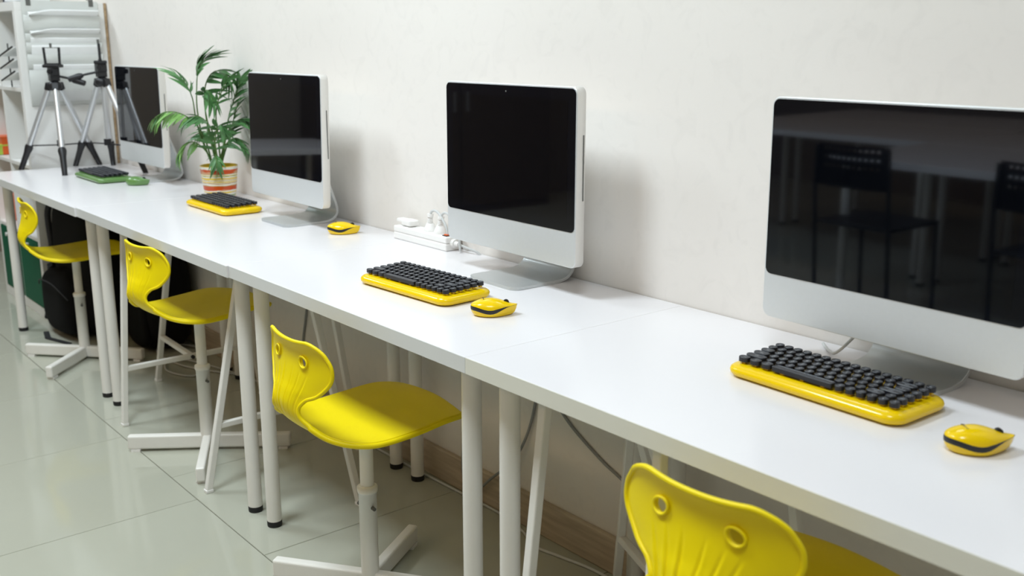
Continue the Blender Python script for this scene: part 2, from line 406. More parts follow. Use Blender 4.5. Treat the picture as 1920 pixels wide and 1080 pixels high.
def shell_mesh():
    NU, NT = 140, 150
    EU, ET, RU, RT = .43, .786, .088, .0305
    us = np.linspace(-1, 1, NU + 1); ts = np.linspace(0, 1, NT + 1)
    U, Tt = np.meshgrid(us, ts)
    U = U.copy(); Tt = Tt.copy()
    keep = np.ones((NT, NU), bool)
    for s in (-1, 1):
        for k in range(NT):
            for i in range(NU):
                cu, ct = (us[i] + us[i + 1]) / 2, (ts[k] + ts[k + 1]) / 2
                if ((cu - s * EU) / RU) ** 2 + ((ct - ET) / RT) ** 2 < 1: keep[k, i] = False
    # snap hole boundary to the ellipse
    for k in range(NT + 1):
        for i in range(NU + 1):
            nb = [keep[a, b] for a in (k - 1, k) for b in (i - 1, i) if 0 <= a < NT and 0 <= b < NU]
            if nb and any(nb) and not all(nb):
                s = 1 if us[i] > 0 else -1
                du, dt = (us[i] - s * EU) / RU, (ts[k] - ET) / RT; r = math.hypot(du, dt)
                U[k, i] = s * EU + du / r * RU; Tt[k, i] = ET + dt / r * RT
    P = surf(U, Tt).reshape(-1, 3)
    n = NU + 1
    faces = [(k * n + i, k * n + i + 1, (k + 1) * n + i + 1, (k + 1) * n + i) for k in range(NT) for i in range(NU) if keep[k, i]]
    # thicken by offsetting along vertex normals
    me = bpy.data.meshes.new('tmp'); me.from_pydata([tuple(p) for p in P], [], faces)
    bm = bmesh.new(); bm.from_mesh(me)
    bmesh.ops.delete(bm, geom=[v for v in bm.verts if not v.link_faces], context='VERTS')
    bmesh.ops.recalc_face_normals(bm, faces=bm.faces)
    ymin = min(v.co.y for v in bm.verts)
    bm2 = bm.copy(); bmesh.ops.solidify(bm2, geom=bm2.faces[:], thickness=.0055)
    th = -.0055 if min(v.co.y for v in bm2.verts) < ymin - .002 else .0055
    bm2.free(); bmesh.ops.solidify(bm, geom=bm.faces[:], thickness=th)
    for f in bm.faces: f.smooth = True
    me2 = bpy.data.meshes.new('seat_shell'); bm.to_mesh(me2); bm.free(); bpy.data.meshes.remove(me)
    # rolled rim and eyelet beads
    rim = MB()
    loop = [surf(np.array([a]), np.array([b]), False)[0] for a, b in
            [(x, 0.0) for x in np.linspace(-1, 1, 24)] + [(1.0, y) for y in np.linspace(.01, .99, 120)] +
            [(x, 1.0) for x in np.linspace(1, -1, 22)] + [(-1.0, y) for y in np.linspace(.99, .01, 120)]]
    prm = [(x, 0.0) for x in np.linspace(-1, 1, 24)] + [(1.0, y) for y in np.linspace(.01, .99, 120)] + [(x, 1.0) for x in np.linspace(1, -1, 22)] + [(-1.0, y) for y in np.linspace(.99, .01, 120)]
    lp = []
    for p, (a, b) in zip(loop, prm):     # sink the bead so that it rolls over the rear and under side
        dt = .01 if b < .5 else -.01; du = -.02 if a > 0 else .02
        e1 = Vector(surf(np.array([a]), np.array([b + dt]), False)[0]) - Vector(p); e2 = Vector(surf(np.array([a + du]), np.array([b]), False)[0]) - Vector(p)
        nn = e1.cross(e2).normalized()
        if (nn.z if b < .42 else nn.y) < 0: nn = -nn
        lp.append(Vector(p) - nn * (.0055 if b < .45 else .0020) + nn * .0025)
    loop = lp; loop.append(loop[0].copy()); loop.append(loop[1].copy())
    rr = [.0044 + .0022 * max(0, min(1, (p.z * -1 + .49) / .04)) for p in loop]
    rim.tube(loop, rr, 8, caps=False)
    for s in (-1, 1):
        pts = []
        for k in range(27):
            a = 2 * PI * k / 24
            p = surf(np.array([s * EU + RU * 1.1 * math.cos(a)]), np.array([ET + RT * 1.1 * math.sin(a)]), False)[0]
            pts.append(Vector(p) + Vector((0, -.0028, 0)))
        rim.tube(pts, .0024, 6, caps=False)
    rme = rim.mesh('rim', [M_yellow_chair])
    bm = bmesh.new(); bm.from_mesh(me2); bm.from_mesh(rme); bm.to_mesh(me2); bm.free(); bpy.data.meshes.remove(rme)
    me2.materials.clear(); me2.materials.append(M_yellow_chair)
    me2.update(); return me2
SHELL = shell_mesh()
def post_mesh(ztop):
    mb = MB().lathe([(.0165, .10), (.0165, ztop)], 24)
    return mb
def chair(label, hx, hy, yaw, dz, arms, zc):
    """arms: base ends in world xy; zc: top of the lower post sleeve"""
    t = thing('swivel_chair', label, 'chair', (hx, hy, 0), yaw, 'yellow shell chairs')
    so = obj('seat_shell', SHELL, t, (0, 0, dz))
    zs = .40 + dz
    MB().lathe([(.021, .03), (.0215, .06), (.0215, zc), (.0235, zc), (.0245, zc + .004), (.0245, zc + .014), (.0185, zc + .018)], 28).build('lower_post', M_whitemetal, t)
    up = MB().lathe([(.0165, zc - .02), (.0165, zs - .012)], 24).build('upper_post', M_whitemetal, t)
    holes = MB()
    for k in range(4):
        zz = zc + .035 + k * .03
        if zz < zs - .02:
            holes.tube([(-.0155, -.003, zz), (-.0171, -.003, zz)], .004, 10)
    if holes.v: holes.build('adjustment_hole', M_black, up)
    MB().lathe([(.0175, zs - .016), (.0175, zs - .012)], 24).build('joint_ring', M_black, up)
    MB().box((0, 0, zs - .004), (.15, .15, .006)).lathe([(.030, zs - .014), (.030, zs - .002)], 20).build('mounting_plate', M_whitemetal, t, bevel=.002)
    MB().tube([(.012, 0, zc - .035), (.032, 0, zc - .035)], .0045, 10).build('clamp_bolt', M_slot, t)
    MB().tube([(-.012, 0, zc - .035), (-.034, 0, zc - .035), (-.040, -.004, zc - .045)], .0045, 10).build('clamp_bolt', M_slot, t)
    R = Matrix.Rotation(-yaw, 3, 'Z')
    for e in arms:
        v = R @ Vector((e[0] - hx, e[1] - hy, 0)); d = v.normalized()
        a = MB().bar(d * .012 + Vector((0, 0, .031)), v + Vector((0, 0, .031)), .028, .046).build('base_arm', M_whitemetal, t, bevel=.006, seg=3)
        MB().box((v.x - d.x * .025, v.y - d.y * .025, .004), (.03, .03, .008), 0, Matrix.Rotation(math.atan2(d.y, d.x), 3, 'Z')).build('glide', M_whiteplastic, a)
    return t
chair('yellow shell chair at far left, black bag behind its post', -2.903, .146, -.097, .042, [(-3.099, -.035), (-2.704, .322), (-2.691, -.06)], .27)
chair('yellow shell chair in front of the striped pot, turned slightly, bags beyond it', -1.617, .141, .08, .064, [(-1.765, -.068), (-1.452, .357), (-1.359, .007)], .275)
chair('yellow shell chair at centre with its whole seat showing', -.505, .08, -.033, .034, [(-.713, -.071), (-.644, .299), (-.30, .225)], .262)
chair('nearest yellow shell chair, only its owl-like back rising into view', .648, .066, .041, .092, [(.42, -.08), (.86, .22), (.76, -.15)], .29)

# ------------------------------------------------------------------ all-in-one computers
BW, BH, BZ0 = .4964, .4007, .073
def computer(label, x, y, ang, tilt, wscale=1.0, ff=-.052):
    t = thing('desktop_computer', label, 'computer', (x, y, DZ), ang, 'silver all-in-one computers')
    W = BW * wscale
    rings = []
    cz = BZ0 + BH / 2
    sk = lambda z: tilt * (z - BZ0) / BH
    for yy, sx, sz, r in ((0.0, W - .003, BH - .003, .015), (.0012, W, BH, .016), (.0255, W, BH, .016), (.027, W - .004, BH - .004, .015), (.036, W * .93, BH * .93, .05), (.046, W * .75, BH * .76, .07), (.052, W * .5, BH * .52, .06)):
        rings.append([(px, yy + sk(pz + cz), pz + cz) for px, pz in rrect(sx, sz, r, 6)])
    mb = MB()
    mb.ring_loft(rings[:2], 0, True, True, False); mb.ring_loft(rings[1:4], 1, True, False, False); mb.ring_loft(rings[3:], 1, True, False, True)
    body = mb.build('body', [M_alu, M_aluside], t)
    GW, chin, e = W - .0075, .0815, .004
    gh = BH - chin - e; gz = BZ0 + chin + gh / 2
    def plate(w_, h_, zc, y0, y1, r, m, name, par):
        return MB().ring_loft([[(px, y1 + sk(pz + zc), pz + zc) for px, pz in rrect(w_, h_, r, 5)], [(px, y0 + sk(pz + zc), pz + zc) for px, pz in rrect(w_, h_, r, 5)]], 0, False).build(name, m, par)
    sg = plate(GW, gh, gz, -.0012, .002, .012, M_glass, 'screen_glass', t)
    plate(GW - .05, gh - .05, gz, -.00135, .0015, .001, M_disp, 'display_area', sg)
    MB().tube([(0, -.0018 + sk(gz), BZ0 + BH - .017), (0, -.001 + sk(gz), BZ0 + BH - .017)], .0022, 12).build('webcam', M_slot, sg)
    MB().box((W / 2, .0205 + sk(cz), BZ0 + BH * .56), (.0012, .0028, .145)).build('disc_slot', M_slot, body)
    # bent aluminium foot
    path = spline([(-.052, .004), (.03, .004), (.085, .004), (.115, .010), (.134, .028), (.133, .055), (.115, .11), (.085, .19), (.048, .27)], 6)
    path = [(p[0], p[1]) for p in path] if False else [(q.x, q.y) for q in [Vector((a.x, a.y)) for a in [Vector((p[0], p[1])) for p in path]]]
    top, bot = [], []; acc = 0; rows = []
    hw0 = .0935; rc = .022; th = .0042
    fine = [(ff + .022 * (1 - math.cos(PI / 2 * k / 6)), .004) for k in range(7)] + [p for p in path if p[0] > ff + .024 or p[1] > .006]
    for i, p in enumerate(fine):
        a = fine[max(i - 1, 0)]; b = fine[min(i + 1, len(fine) - 1)]
        d = Vector((b[0] - a[0], b[1] - a[1])).normalized(); nrm = Vector((-d.y, d.x))
        s = p[0] - ff if p[1] <= .0041 else 1
        hw = hw0 if s > rc else hw0 - rc + math.sqrt(max(0, rc * rc - (rc - s) ** 2))
        rows.append([(-hw, p[0] + nrm.x * th, p[1] + nrm.y * th), (hw, p[0] + nrm.x * th, p[1] + nrm.y * th), (hw, p[0] - nrm.x * th, p[1] - nrm.y * th), (-hw, p[0] - nrm.x * th, p[1] - nrm.y * th)])
    MB().ring_loft(rows, 0, False).build('foot', [M_foot], t, bevel=.0012)
    if wscale < 1: cb = spline([(-.02, .09, .19), (-.06, .11, .12), (-.10, .10, .06), (-.135, .085, .012), (-.165, .10, .004), (-.20, .13, .004)], 8)
    if wscale < 1: MB().tube(cb, .0028, 8).build('power_cord', M_cable_w, t)
    return t
K = 1.03
def im(x, y, a, w=BW): return (x + w / 2 * math.cos(a), y + w / 2 * math.sin(a))
computer('farthest silver computer, at the left end behind the green keyboard', *im(-3.116, .441, .006), .006, .005)
computer('silver computer to the right of the potted palm', *im(-1.785, .4282, -.0066), -.0066, .010)
computer('silver computer at centre, beside the white power strip', *im(-.6772, .4513, -.0189), -.0189, .001)
computer('nearest silver computer, cut off by the right edge of the photo', *im(.326, .448, -.0442, BW * .99), -.0442, -.004, .99, -.008)

# ------------------------------------------------------------------ keyboards
PITCH = .0195; ROWP = .0200
def text_geo(s, size):
    c = bpy.data.curves.new('t', 'FONT'); c.body = s; c.size = size; c.align_x = 'CENTER'; c.align_y = 'CENTER'; c.resolution_u = 2
    o = bpy.data.objects.new('t', c); COL.objects.link(o)
    dg = bpy.context.evaluated_depsgraph_get(); me = bpy.data.meshes.new_from_object(o.evaluated_get(dg))
    vs = [tuple(v.co) for v in me.vertices]; fs = [tuple(p.vertices) for p in me.polygons]
    bpy.data.objects.remove(o); bpy.data.curves.remove(c); bpy.data.meshes.remove(me)
    return vs, fs
KEYM = {}
def key_mesh(leg, wu):
    k = (leg, wu)
    if k in KEYM: return KEYM[k]
    R = .0081; ex = (wu - 1) * PITCH / 2
    def ol(r, z):
        pts = []
        for q in range(20):
            a = 2 * PI * q / 20
            x = r * math.cos(a); pts.append((x + (ex if math.cos(a) > 1e-6 else -ex if math.cos(a) < -1e-6 else (ex if q % 2 else -ex) * 0), r * math.sin(a), z))
        return pts
    mb = MB()
    space = wu > 4
    if space:
        def ol(r, z):
            return [(x, y, z) for x, y in rrect(2 * ex + 2 * R + (r - R) * 2, 2 * r * .9, .003, 3)]
    mb.ring_loft([ol(R, .0), ol(R, .0075), ol(R - .0007, .0084)], 0, False, True, False)
    mb.ring_loft([ol(R - .0007, .0084), ol(R - .0012, .0084), ol(R - .0018, .0078)], 0, False, False, False)
    mb.add(ol(R - .0018, .0078), [tuple(range(len(ol(R, 0))))], 1)
    if leg:
        vs, fs = text_geo(leg, .0074 if len(leg) == 1 else .0044)
        mb.add([(x, y, .0080) for x, y, z in vs], fs, 2)
    for sx in ((0,) if not space else (-.04, 0, .04)):
        mb.box((sx, 0, -.002), (.007, .006, .005), 3)
    return KEYM.setdefault(k, mb)
ROWS = [
 [(c, 1) for c in ['esc'] + ['F%d' % i for i in range(1, 13)] + ['prt', 'del', 'ins']],
 [(c, 1) for c in '`1234567890-='] + [('back', 2), ('hm', 1)],
 [('tab', 1.5)] + [(c, 1) for c in 'QWERTYUIOP[]'] + [('\\', 1.5), ('pg', 1)],
 [('caps', 1.75)] + [(c, 1) for c in 'ASDFGHJKL;\''] + [('enter', 2.25), ('pd', 1)],
 [('shift', 2.25)] + [(c, 1) for c in 'ZXCVBNM,./'] + [('shift', 1.75), ('^', 1), ('end', 1)],
 [('ctrl', 1.25), ('fn', 1.25), ('alt', 1.25), ('', 6.25), ('alt', 1), ('fn', 1), ('ctrl', 1), ('<', 1), ('v', 1), ('>', 1)]]
KBW, KBD = .341, .152
def kb_base(m):
    rings = []
    for z, ins, r in ((0, .012, .022), (.003, .005, .027), (.007, .0012, .030), (.0115, 0, .031), (.016, .0015, .030), (.0195, .006, .026), (.0215, .012, .020), (.0222, .018, .014)):
        rings.append([(x, y, z) for x, y in rrect(KBW - 2 * ins, KBD - 2 * ins, r, 7)])
    return MB().ring_loft(rings, 0, True).mesh('base', [m])
def keyboard(label, x, y, yaw, m):
    t = thing('keyboard', label, 'keyboard', (x, y, DZ + .0005), yaw, 'keyboards with round black keys')
    obj('base', kb_base(m), t)
    for ri, row in enumerate(ROWS):
        tot = sum(w_ for _, w_ in row); cx = -16 * PITCH / 2; sc = 16 / tot
        yk = (2.5 - ri) * ROWP + .0005
        for lg, w_ in row:
            wr = w_ * sc if tot != 16 else w_
            key = (lg, round(wr, 2))
            mk = (key, m.name)
            if mk not in KMESH:
                KMESH[mk] = key_mesh(lg, round(wr, 2)).mesh('key', [M_key, M_keytop, M_legend, m], False)
            obj('space_bar' if w_ > 4 else 'key', KMESH[mk], t, (cx + wr * PITCH / 2, yk, .0262 + .0006 * (5 - ri)))
            cx += wr * PITCH
    return t
KMESH = {}
keyboard('green keyboard with black keys at the far end of the desks', -3.03, .330, 0.0, M_green_gloss)
keyboard('yellow keyboard with black keys in front of the striped pot', -1.935, .387, .0, M_yellow_gloss)
keyboard('yellow keyboard with black keys in front of the centre computer', -.485, .240, .054, M_yellow_gloss)
keyboard('nearest yellow keyboard, in front of the computer at the right edge', .541, .357, -.030, M_yellow_gloss)

# ------------------------------------------------------------------ mice
def mouse_geo():
    N = 48
    def plan(a, s):       # teardrop, nose towards +y
        y = math.sin(a); x = math.cos(a)
        L = .054 if y > 0 else .046
        wx = .0305 * (1 - .55 * max(0, y) ** 1.6)
        return (x * wx * s, y * L * s)
    def belt(a):          # height of the black stripe
        y = math.sin(a)
        return .0150 - .0035 * math.cos(PI * max(-1, min(1, (y + .15) * 1.25))) * .9 + .004 * max(0, y)
    def half(a):
        y = math.sin(a); return .0040 * max(0, min(1, (.66 - y) / .55)) + .0002
    A = [2 * PI * k / N for k in range(N)]
    lo = []
    lower = [[(*plan(a, s), z * (belt(a) - half(a))) for a in A] for s, z in ((.70, 0), (.80, .02), (.90, .25), (.965, .6), (1.0, 1.0))]
    stripe = [[(*plan(a, 1.0), belt(a) - half(a)) for a in A], [(*plan(a, 1.008), belt(a)) for a in A], [(*plan(a, .992), belt(a) + half(a)) for a in A]]
    HT = .036
    upper = []
    for k in range(10):
        f = k / 9; s = math.cos(f * PI / 2 * .97)
        ring = []
        for a in A:
            px, py = plan(a, .992 * s); b = belt(a) + half(a)
            crown = HT - 90 * 1.0 * max(0, py + .006) ** 2 * .062 * 1.0 - 2.2 * max(0, -py - .012) ** 2
            crown = HT - 4.6 * max(0, py + .008) ** 2 - 3.0 * max(0, -py - .012) ** 2
            ring.append((px, py, b + (max(crown, b + .001) - b) * math.sin(f * PI / 2)))
        upper.append(ring)
    return lower, stripe, upper
MG = mouse_geo()
def mouse(label, x, y, heading, m, stripe_m):
    t = thing('computer_mouse', label, 'mouse', (x, y, DZ + .0006), heading, 'teardrop computer mice')
    MB().ring_loft(MG[0], 0, True, True, False).build('lower_shell', m, t)
    MB().ring_loft(MG[1], 0, True, False, False).build('side_stripe', stripe_m, t)
    MB().ring_loft(MG[2], 0, True, False, True).build('upper_shell', m, t)
    MB().tube([(-.0030, .030, .0265), (.0030, .030, .0265)], .0062, 18).build('scroll_wheel', M_blackrub, t)
    if m is M_yellow_gloss:
        pts = spline([(-.010, -.020, .0345), (-.007, -.016, .0348), (-.008, -.021, .0346), (-.003, -.018, .0348), (-.001, -.020, .0348), (.003, -.018, .0348), (.006, -.0195, .0347), (.010, -.018, .0346)], 4)
        zz = lambda p: .036 - 3.0 * max(0, -p.y - .012) ** 2
        MB().tube([Vector((p.x, p.y, zz(p) - 90 * .03 * p.x ** 2 * .9 + .0002)) for p in pts], .00035, 5).build('emblem', M_brown, t)
    return t
mouse('green mouse beside the green keyboard', -2.745, .372, -.75, M_green_gloss, M_green_gloss)
mouse('yellow mouse left of the power strip', -1.248, .466, -.58, M_yellow_gloss, M_black)
mouse('yellow mouse touching distance from the centre keyboard', -.206, .226, -.58, M_yellow_gloss, M_black)
mouse('yellow mouse at the right edge of the photo', .818, .297, -.66, M_yellow_gloss, M_black)

# ------------------------------------------------------------------ potted palm
PX, PY = -2.185, .487
plant = thing('potted_palm', 'green parlour palm in a striped orange and yellow pot', 'plant', (PX, PY, DZ))
MB().lathe([(.045, 0), (.0545, 0), (.056, .004), (.069, .118), (.069, .122)], 40, cap1=False).build('pot', M_pot, plant)
MB().lathe([(.069, .122), (.0675, .1245), (.065, .122), (.063, .105)], 40, cap0=False, cap1=False).build('pot_rim', M_potrim, plant)
MB().lathe([(.0635, .106), (.04, .110), (.01, .112)], 24, cap0=True).build('soil', M_soil, plant)
def leaflet_mesh(m):
    rows = []; n = 7
    vs = []; fs = []
    for k in range(n + 1):
        s = k / n; hw = .104 * math.sin(PI * min(1, s ** .8 * .97 + .03)) ** .8 * (1 - .25 * s); z = -.28 * s ** 2.0
        vs += [(-hw, s, z + .25 * hw), (0, s, z), (hw, s, z + .25 * hw)]
    for k in range(n):
        a = k * 3
        fs += [(a, a + 1, a + 4, a + 3), (a + 1, a + 2, a + 5, a + 4)]
    return MB().add(vs, fs, 0, True).mesh('leaflet', [m], False)
LFM = [leaflet_mesh(M_leaf), leaflet_mesh(M_leaf2)]
def fr(label, pts, n, ln, light=0, start=.35, droop=.35):
    """pts: x, y, z relative to the pot base"""
    P = spline(pts, 8); tot = len(P) - 1
    f = MB().tube(P, [.0028 * (1 - .75 * i / tot) + .0005 for i in range(tot + 1)], 6).build('frond', M_stem, plant)
    for k in range(n):
        s = start + (1 - start) * k / (n - 1)
        i = min(int(s * tot), tot - 1); fr_ = s * tot - i
        p = P[i].lerp(P[i + 1], fr_); d = (P[i + 1] - P[i]).normalized()
        side = d.cross(Vector((0, 0, 1)))
        if side.length < .3: side = Vector((1, -.4, 0))
        side.normalize(); up = side.cross(d).normalized()
        L = ln * 1.27 * (.55 + .6 * math.sin(PI * (.18 + .72 * (k / (n - 1)))))
        for sg in (-1, 1):
            sw = .95 - .55 * k / (n - 1) + random.uniform(-.12, .12)
            v = (d * math.cos(sw) + side * sg * math.sin(sw) + up * random.uniform(-.05, .25) + Vector((0, 0, -droop * random.uniform(.4, 1.2)))).normalized()
            z = (up - v * up.dot(v)).normalized(); x = v.cross(z)
            M = Matrix((x, v, z)).transposed().to_4x4()
            LL = L * random.uniform(.85, 1.12)
            M = Matrix.Translation(p) @ M @ Matrix.Diagonal((LL, LL, LL, 1))
            o = obj('leaflet', LFM[1 if (light and random.random() < light) else 0], f); o.matrix_local = M
def px(u, v, dy):    # offsets measured on the photograph: picture right is (+x, +y), scale 476 px per metre at the pot
    a = (u - 414) / 505.; z = (371 - v) / 511.
    # image right at this spot is about 0.64 x + 0.77 y ; depth axis moved by dy
    return (a * .655 - dy * .75, a * .755 + dy * .65, z + .0)
def frp(uv, n, ln, dys, **kw): fr('', [px(u, v, d) for (u, v), d in zip(uv, dys)], n, ln, **kw)
D0 = 0
frp([(405, 318), (388, 262), (381, 205), (383, 160), (389, 126), (402, 112)], 10, .085, [0, 0, 0, 0, 0, .0], start=.66, droop=.15)
frp([(406, 318), (386, 255), (380, 215), (378, 180), (366, 152), (352, 138)], 7, .075, [0, -.01, -.02, -.03, -.03, -.03], start=.6, droop=.2)
frp([(412, 318), (396, 230), (394, 170), (405, 140), (425, 132), (438, 150)], 9, .075, [0, .01, .02, .03, .03, .03], start=.5, droop=.45)
frp([(418, 318), (428, 262), (437, 215), (449, 180), (456, 165), (462, 150)], 13, .065, [0, .01, .02, .03, .03, .02], start=.3, droop=.3)
frp([(418, 318), (420, 258), (420, 215), (428, 185), (440, 160), (448, 146)], 9, .060, [0, -.02, -.03, -.04, -.04, -.05], start=.55, droop=.35)
frp([(404, 318), (396, 262), (380, 228), (357, 209), (332, 206), (313, 216)], 12, .062, [0, -.02, -.03, -.05, -.06, -.07], start=.5, droop=.75, light=.8)
frp([(404, 318), (398, 285), (384, 266), (370, 262), (358, 270), (350, 288)], 9, .055, [0, -.02, -.04, -.05, -.06, -.07], start=.4, droop=.9, light=.8)
frp([(412, 318), (408, 262), (402, 215), (402, 180), (410, 166), (422, 186)], 10, .065, [0, -.02, -.03, -.04, -.05, -.06], start=.55, droop=.6)
frp([(418, 318), (420, 290), (430, 268), (444, 258), (456, 262), (466, 280)], 9, .060, [0, 0, .01, .02, .02, .03], start=.35, droop=.6)
frp([(418, 318), (424, 270), (436, 240), (450, 226), (460, 222), (468, 226)], 10, .062, [0, .01, .02, .02, .03, .03], start=.35, droop=.4)
frp([(414, 318), (414, 262), (410, 235), (400, 218), (388, 214), (372, 222)], 11, .060, [0, -.03, -.04, -.06, -.07, -.08], start=.4, droop=.5)
frp([(416, 318), (417, 290), (418, 262), (424, 240), (432, 230), (440, 238)], 10, .062, [0, -.03, -.05, -.06, -.07, -.08], start=.3, droop=.5)
frp([(412, 318), (406, 285), (400, 262), (392, 250), (380, 246), (366, 254)], 9, .055, [0, .02, .03, .04, .05, .05], start=.4, droop=.45)
frp([(414, 318), (416, 295), (418, 285), (421, 290), (423, 300), (424, 310)], 6, .045, [0, -.03, -.05, -.07, -.08, -.085], start=.4, droop=.9)
frp([(416, 318), (424, 285), (432, 262), (438, 240), (444, 215), (452, 196)], 10, .055, [0, .02, .03, .04, .04, .04], start=.35, droop=.3)

# ------------------------------------------------------------------ power strip and plugs
SX0, SX1, SYF, SYB = -1.086, -.818, .545, .598
strip = thing('power_strip', 'white power strip lying along the wall left of the centre computer', 'power strip', ((SX0 + SX1) / 2, (SYF + SYB) / 2, DZ))
Ls, Ds, Hs = SX1 - SX0, SYB - SYF, .040
MB().box((0, 0, .0105), (Ls, Ds, .021)).build('lower_case', M_whiteplastic, strip, bevel=.004, seg=3)
MB().box((0, 0, .0305), (Ls - .001, Ds - .001, .0185)).build('upper_case', M_whiteplastic, strip, bevel=.004, seg=3)
for i in range(4):
    sx = -Ls / 2 + .045 + i * .055
    s_ = MB().lathe([(.0215, Hs - .001), (.0215, Hs + .0008), (.0195, Hs + .0008), (.0185, Hs - .006)], 28, (sx, 0, 0), cap1=True).build('socket', M_whiteplastic, strip)
    MB().tube([(sx - .0095, 0, Hs - .0062), (sx - .0095, 0, Hs - .0045)], .0026, 10).tube([(sx + .0095, 0, Hs - .0062), (sx + .0095, 0, Hs - .0045)], .0026, 10).build('socket_hole', M_cableslot, s_)
MB().box((Ls / 2 - .022, 0, Hs + .001), (.016, .026, .007)).build('switch', M_orange, strip, bevel=.002)
MB().box((Ls / 2 - .022, 0, Hs + .0002), (.021, .031, .003)).build('switch_frame', M_black, strip)
MB().tube([(Ls / 2 - .002, 0, .021), (Ls / 2 + .010, 0, .021)], [.013, .0115], 18).tube([(Ls / 2 + .010, 0, .021), (Ls / 2 + .024, 0, .021)], [.0075, .006], 14).build('cord_gland', M_whiteplastic, strip)
MB().tube(spline([(Ls / 2 + .02, 0, .021), (Ls / 2 + .06, .005, .015), (Ls / 2 + .09, .018, .004), (Ls / 2 + .10, .0235, -.02), (Ls / 2 + .105, .026, -.10)], 8), .0036, 8).build('cord', M_cable_w, strip)
def round_plug(label, sx, lean):
    t = thing('power_plug', label, 'plug', ((SX0 + SX1) / 2 - Ls / 2 + sx, (SYF + SYB) / 2, DZ + Hs + .001), 0, 'round white plugs in the power strip')
    MB().lathe([(.0185, -.004), (.0195, .001), (.018, .006), (.0125, .018), (.0105, .022)], 26).build('plug_body', M_whiteplastic, t)
    r = MB()
    top = Vector((lean * .016, 0, .047))
    a = Vector((0, 0, .020))
    for k in range(6):
        p = a.lerp(top, k / 6); q = a.lerp(top, (k + .72) / 6)
        r.tube([p, q], [.0088 - .0004 * k, .0086 - .0004 * k], 14)
    r.tube([a, top], .0055, 10)
    r.tube([top - Vector((0, 0, .006)), top + Vector((0, 0, .002))], .0095, 14)
    r.build('strain_relief', M_whiteplastic, t)
    MB().tube(spline([top, top + Vector((.008, 0, .010)), top + Vector((.026, 0, .014)), top + Vector((.052, -.002, .004)), top + Vector((.085, -.004, -.03)), top + Vector((.095, -.004, -.085))], 8), .0036, 8).build('cord', M_cable_w, t)
round_plug('round white plug in the power strip, the one farther from the computer', .045 + .055 * 2, .1)
round_plug('round white plug in the power strip, the one next to the computer', .045 + .055 * 3 - .006, .35)
t = thing('plug_adapter', 'flat white adapter pushed into the left end of the power strip', 'adapter', (SX0 + .040, (SYF + SYB) / 2, DZ + Hs + .001))
MB().box((.012, 0, .010), (.044, .036, .018)).build('adapter_body', M_whiteplastic, t, bevel=.005, seg=3)
MB().box((-.025, 0, .013), (.036, .026, .011)).build('flat_plug', M_whiteplastic, t, bevel=.004, seg=3)
MB().tube([(-.012, 0, -.0055), (-.012, 0, .004)], .003, 8).tube([(.007, 0, -.0055), (.007, 0, .004)], .003, 8).build('pin', M_slot, t)

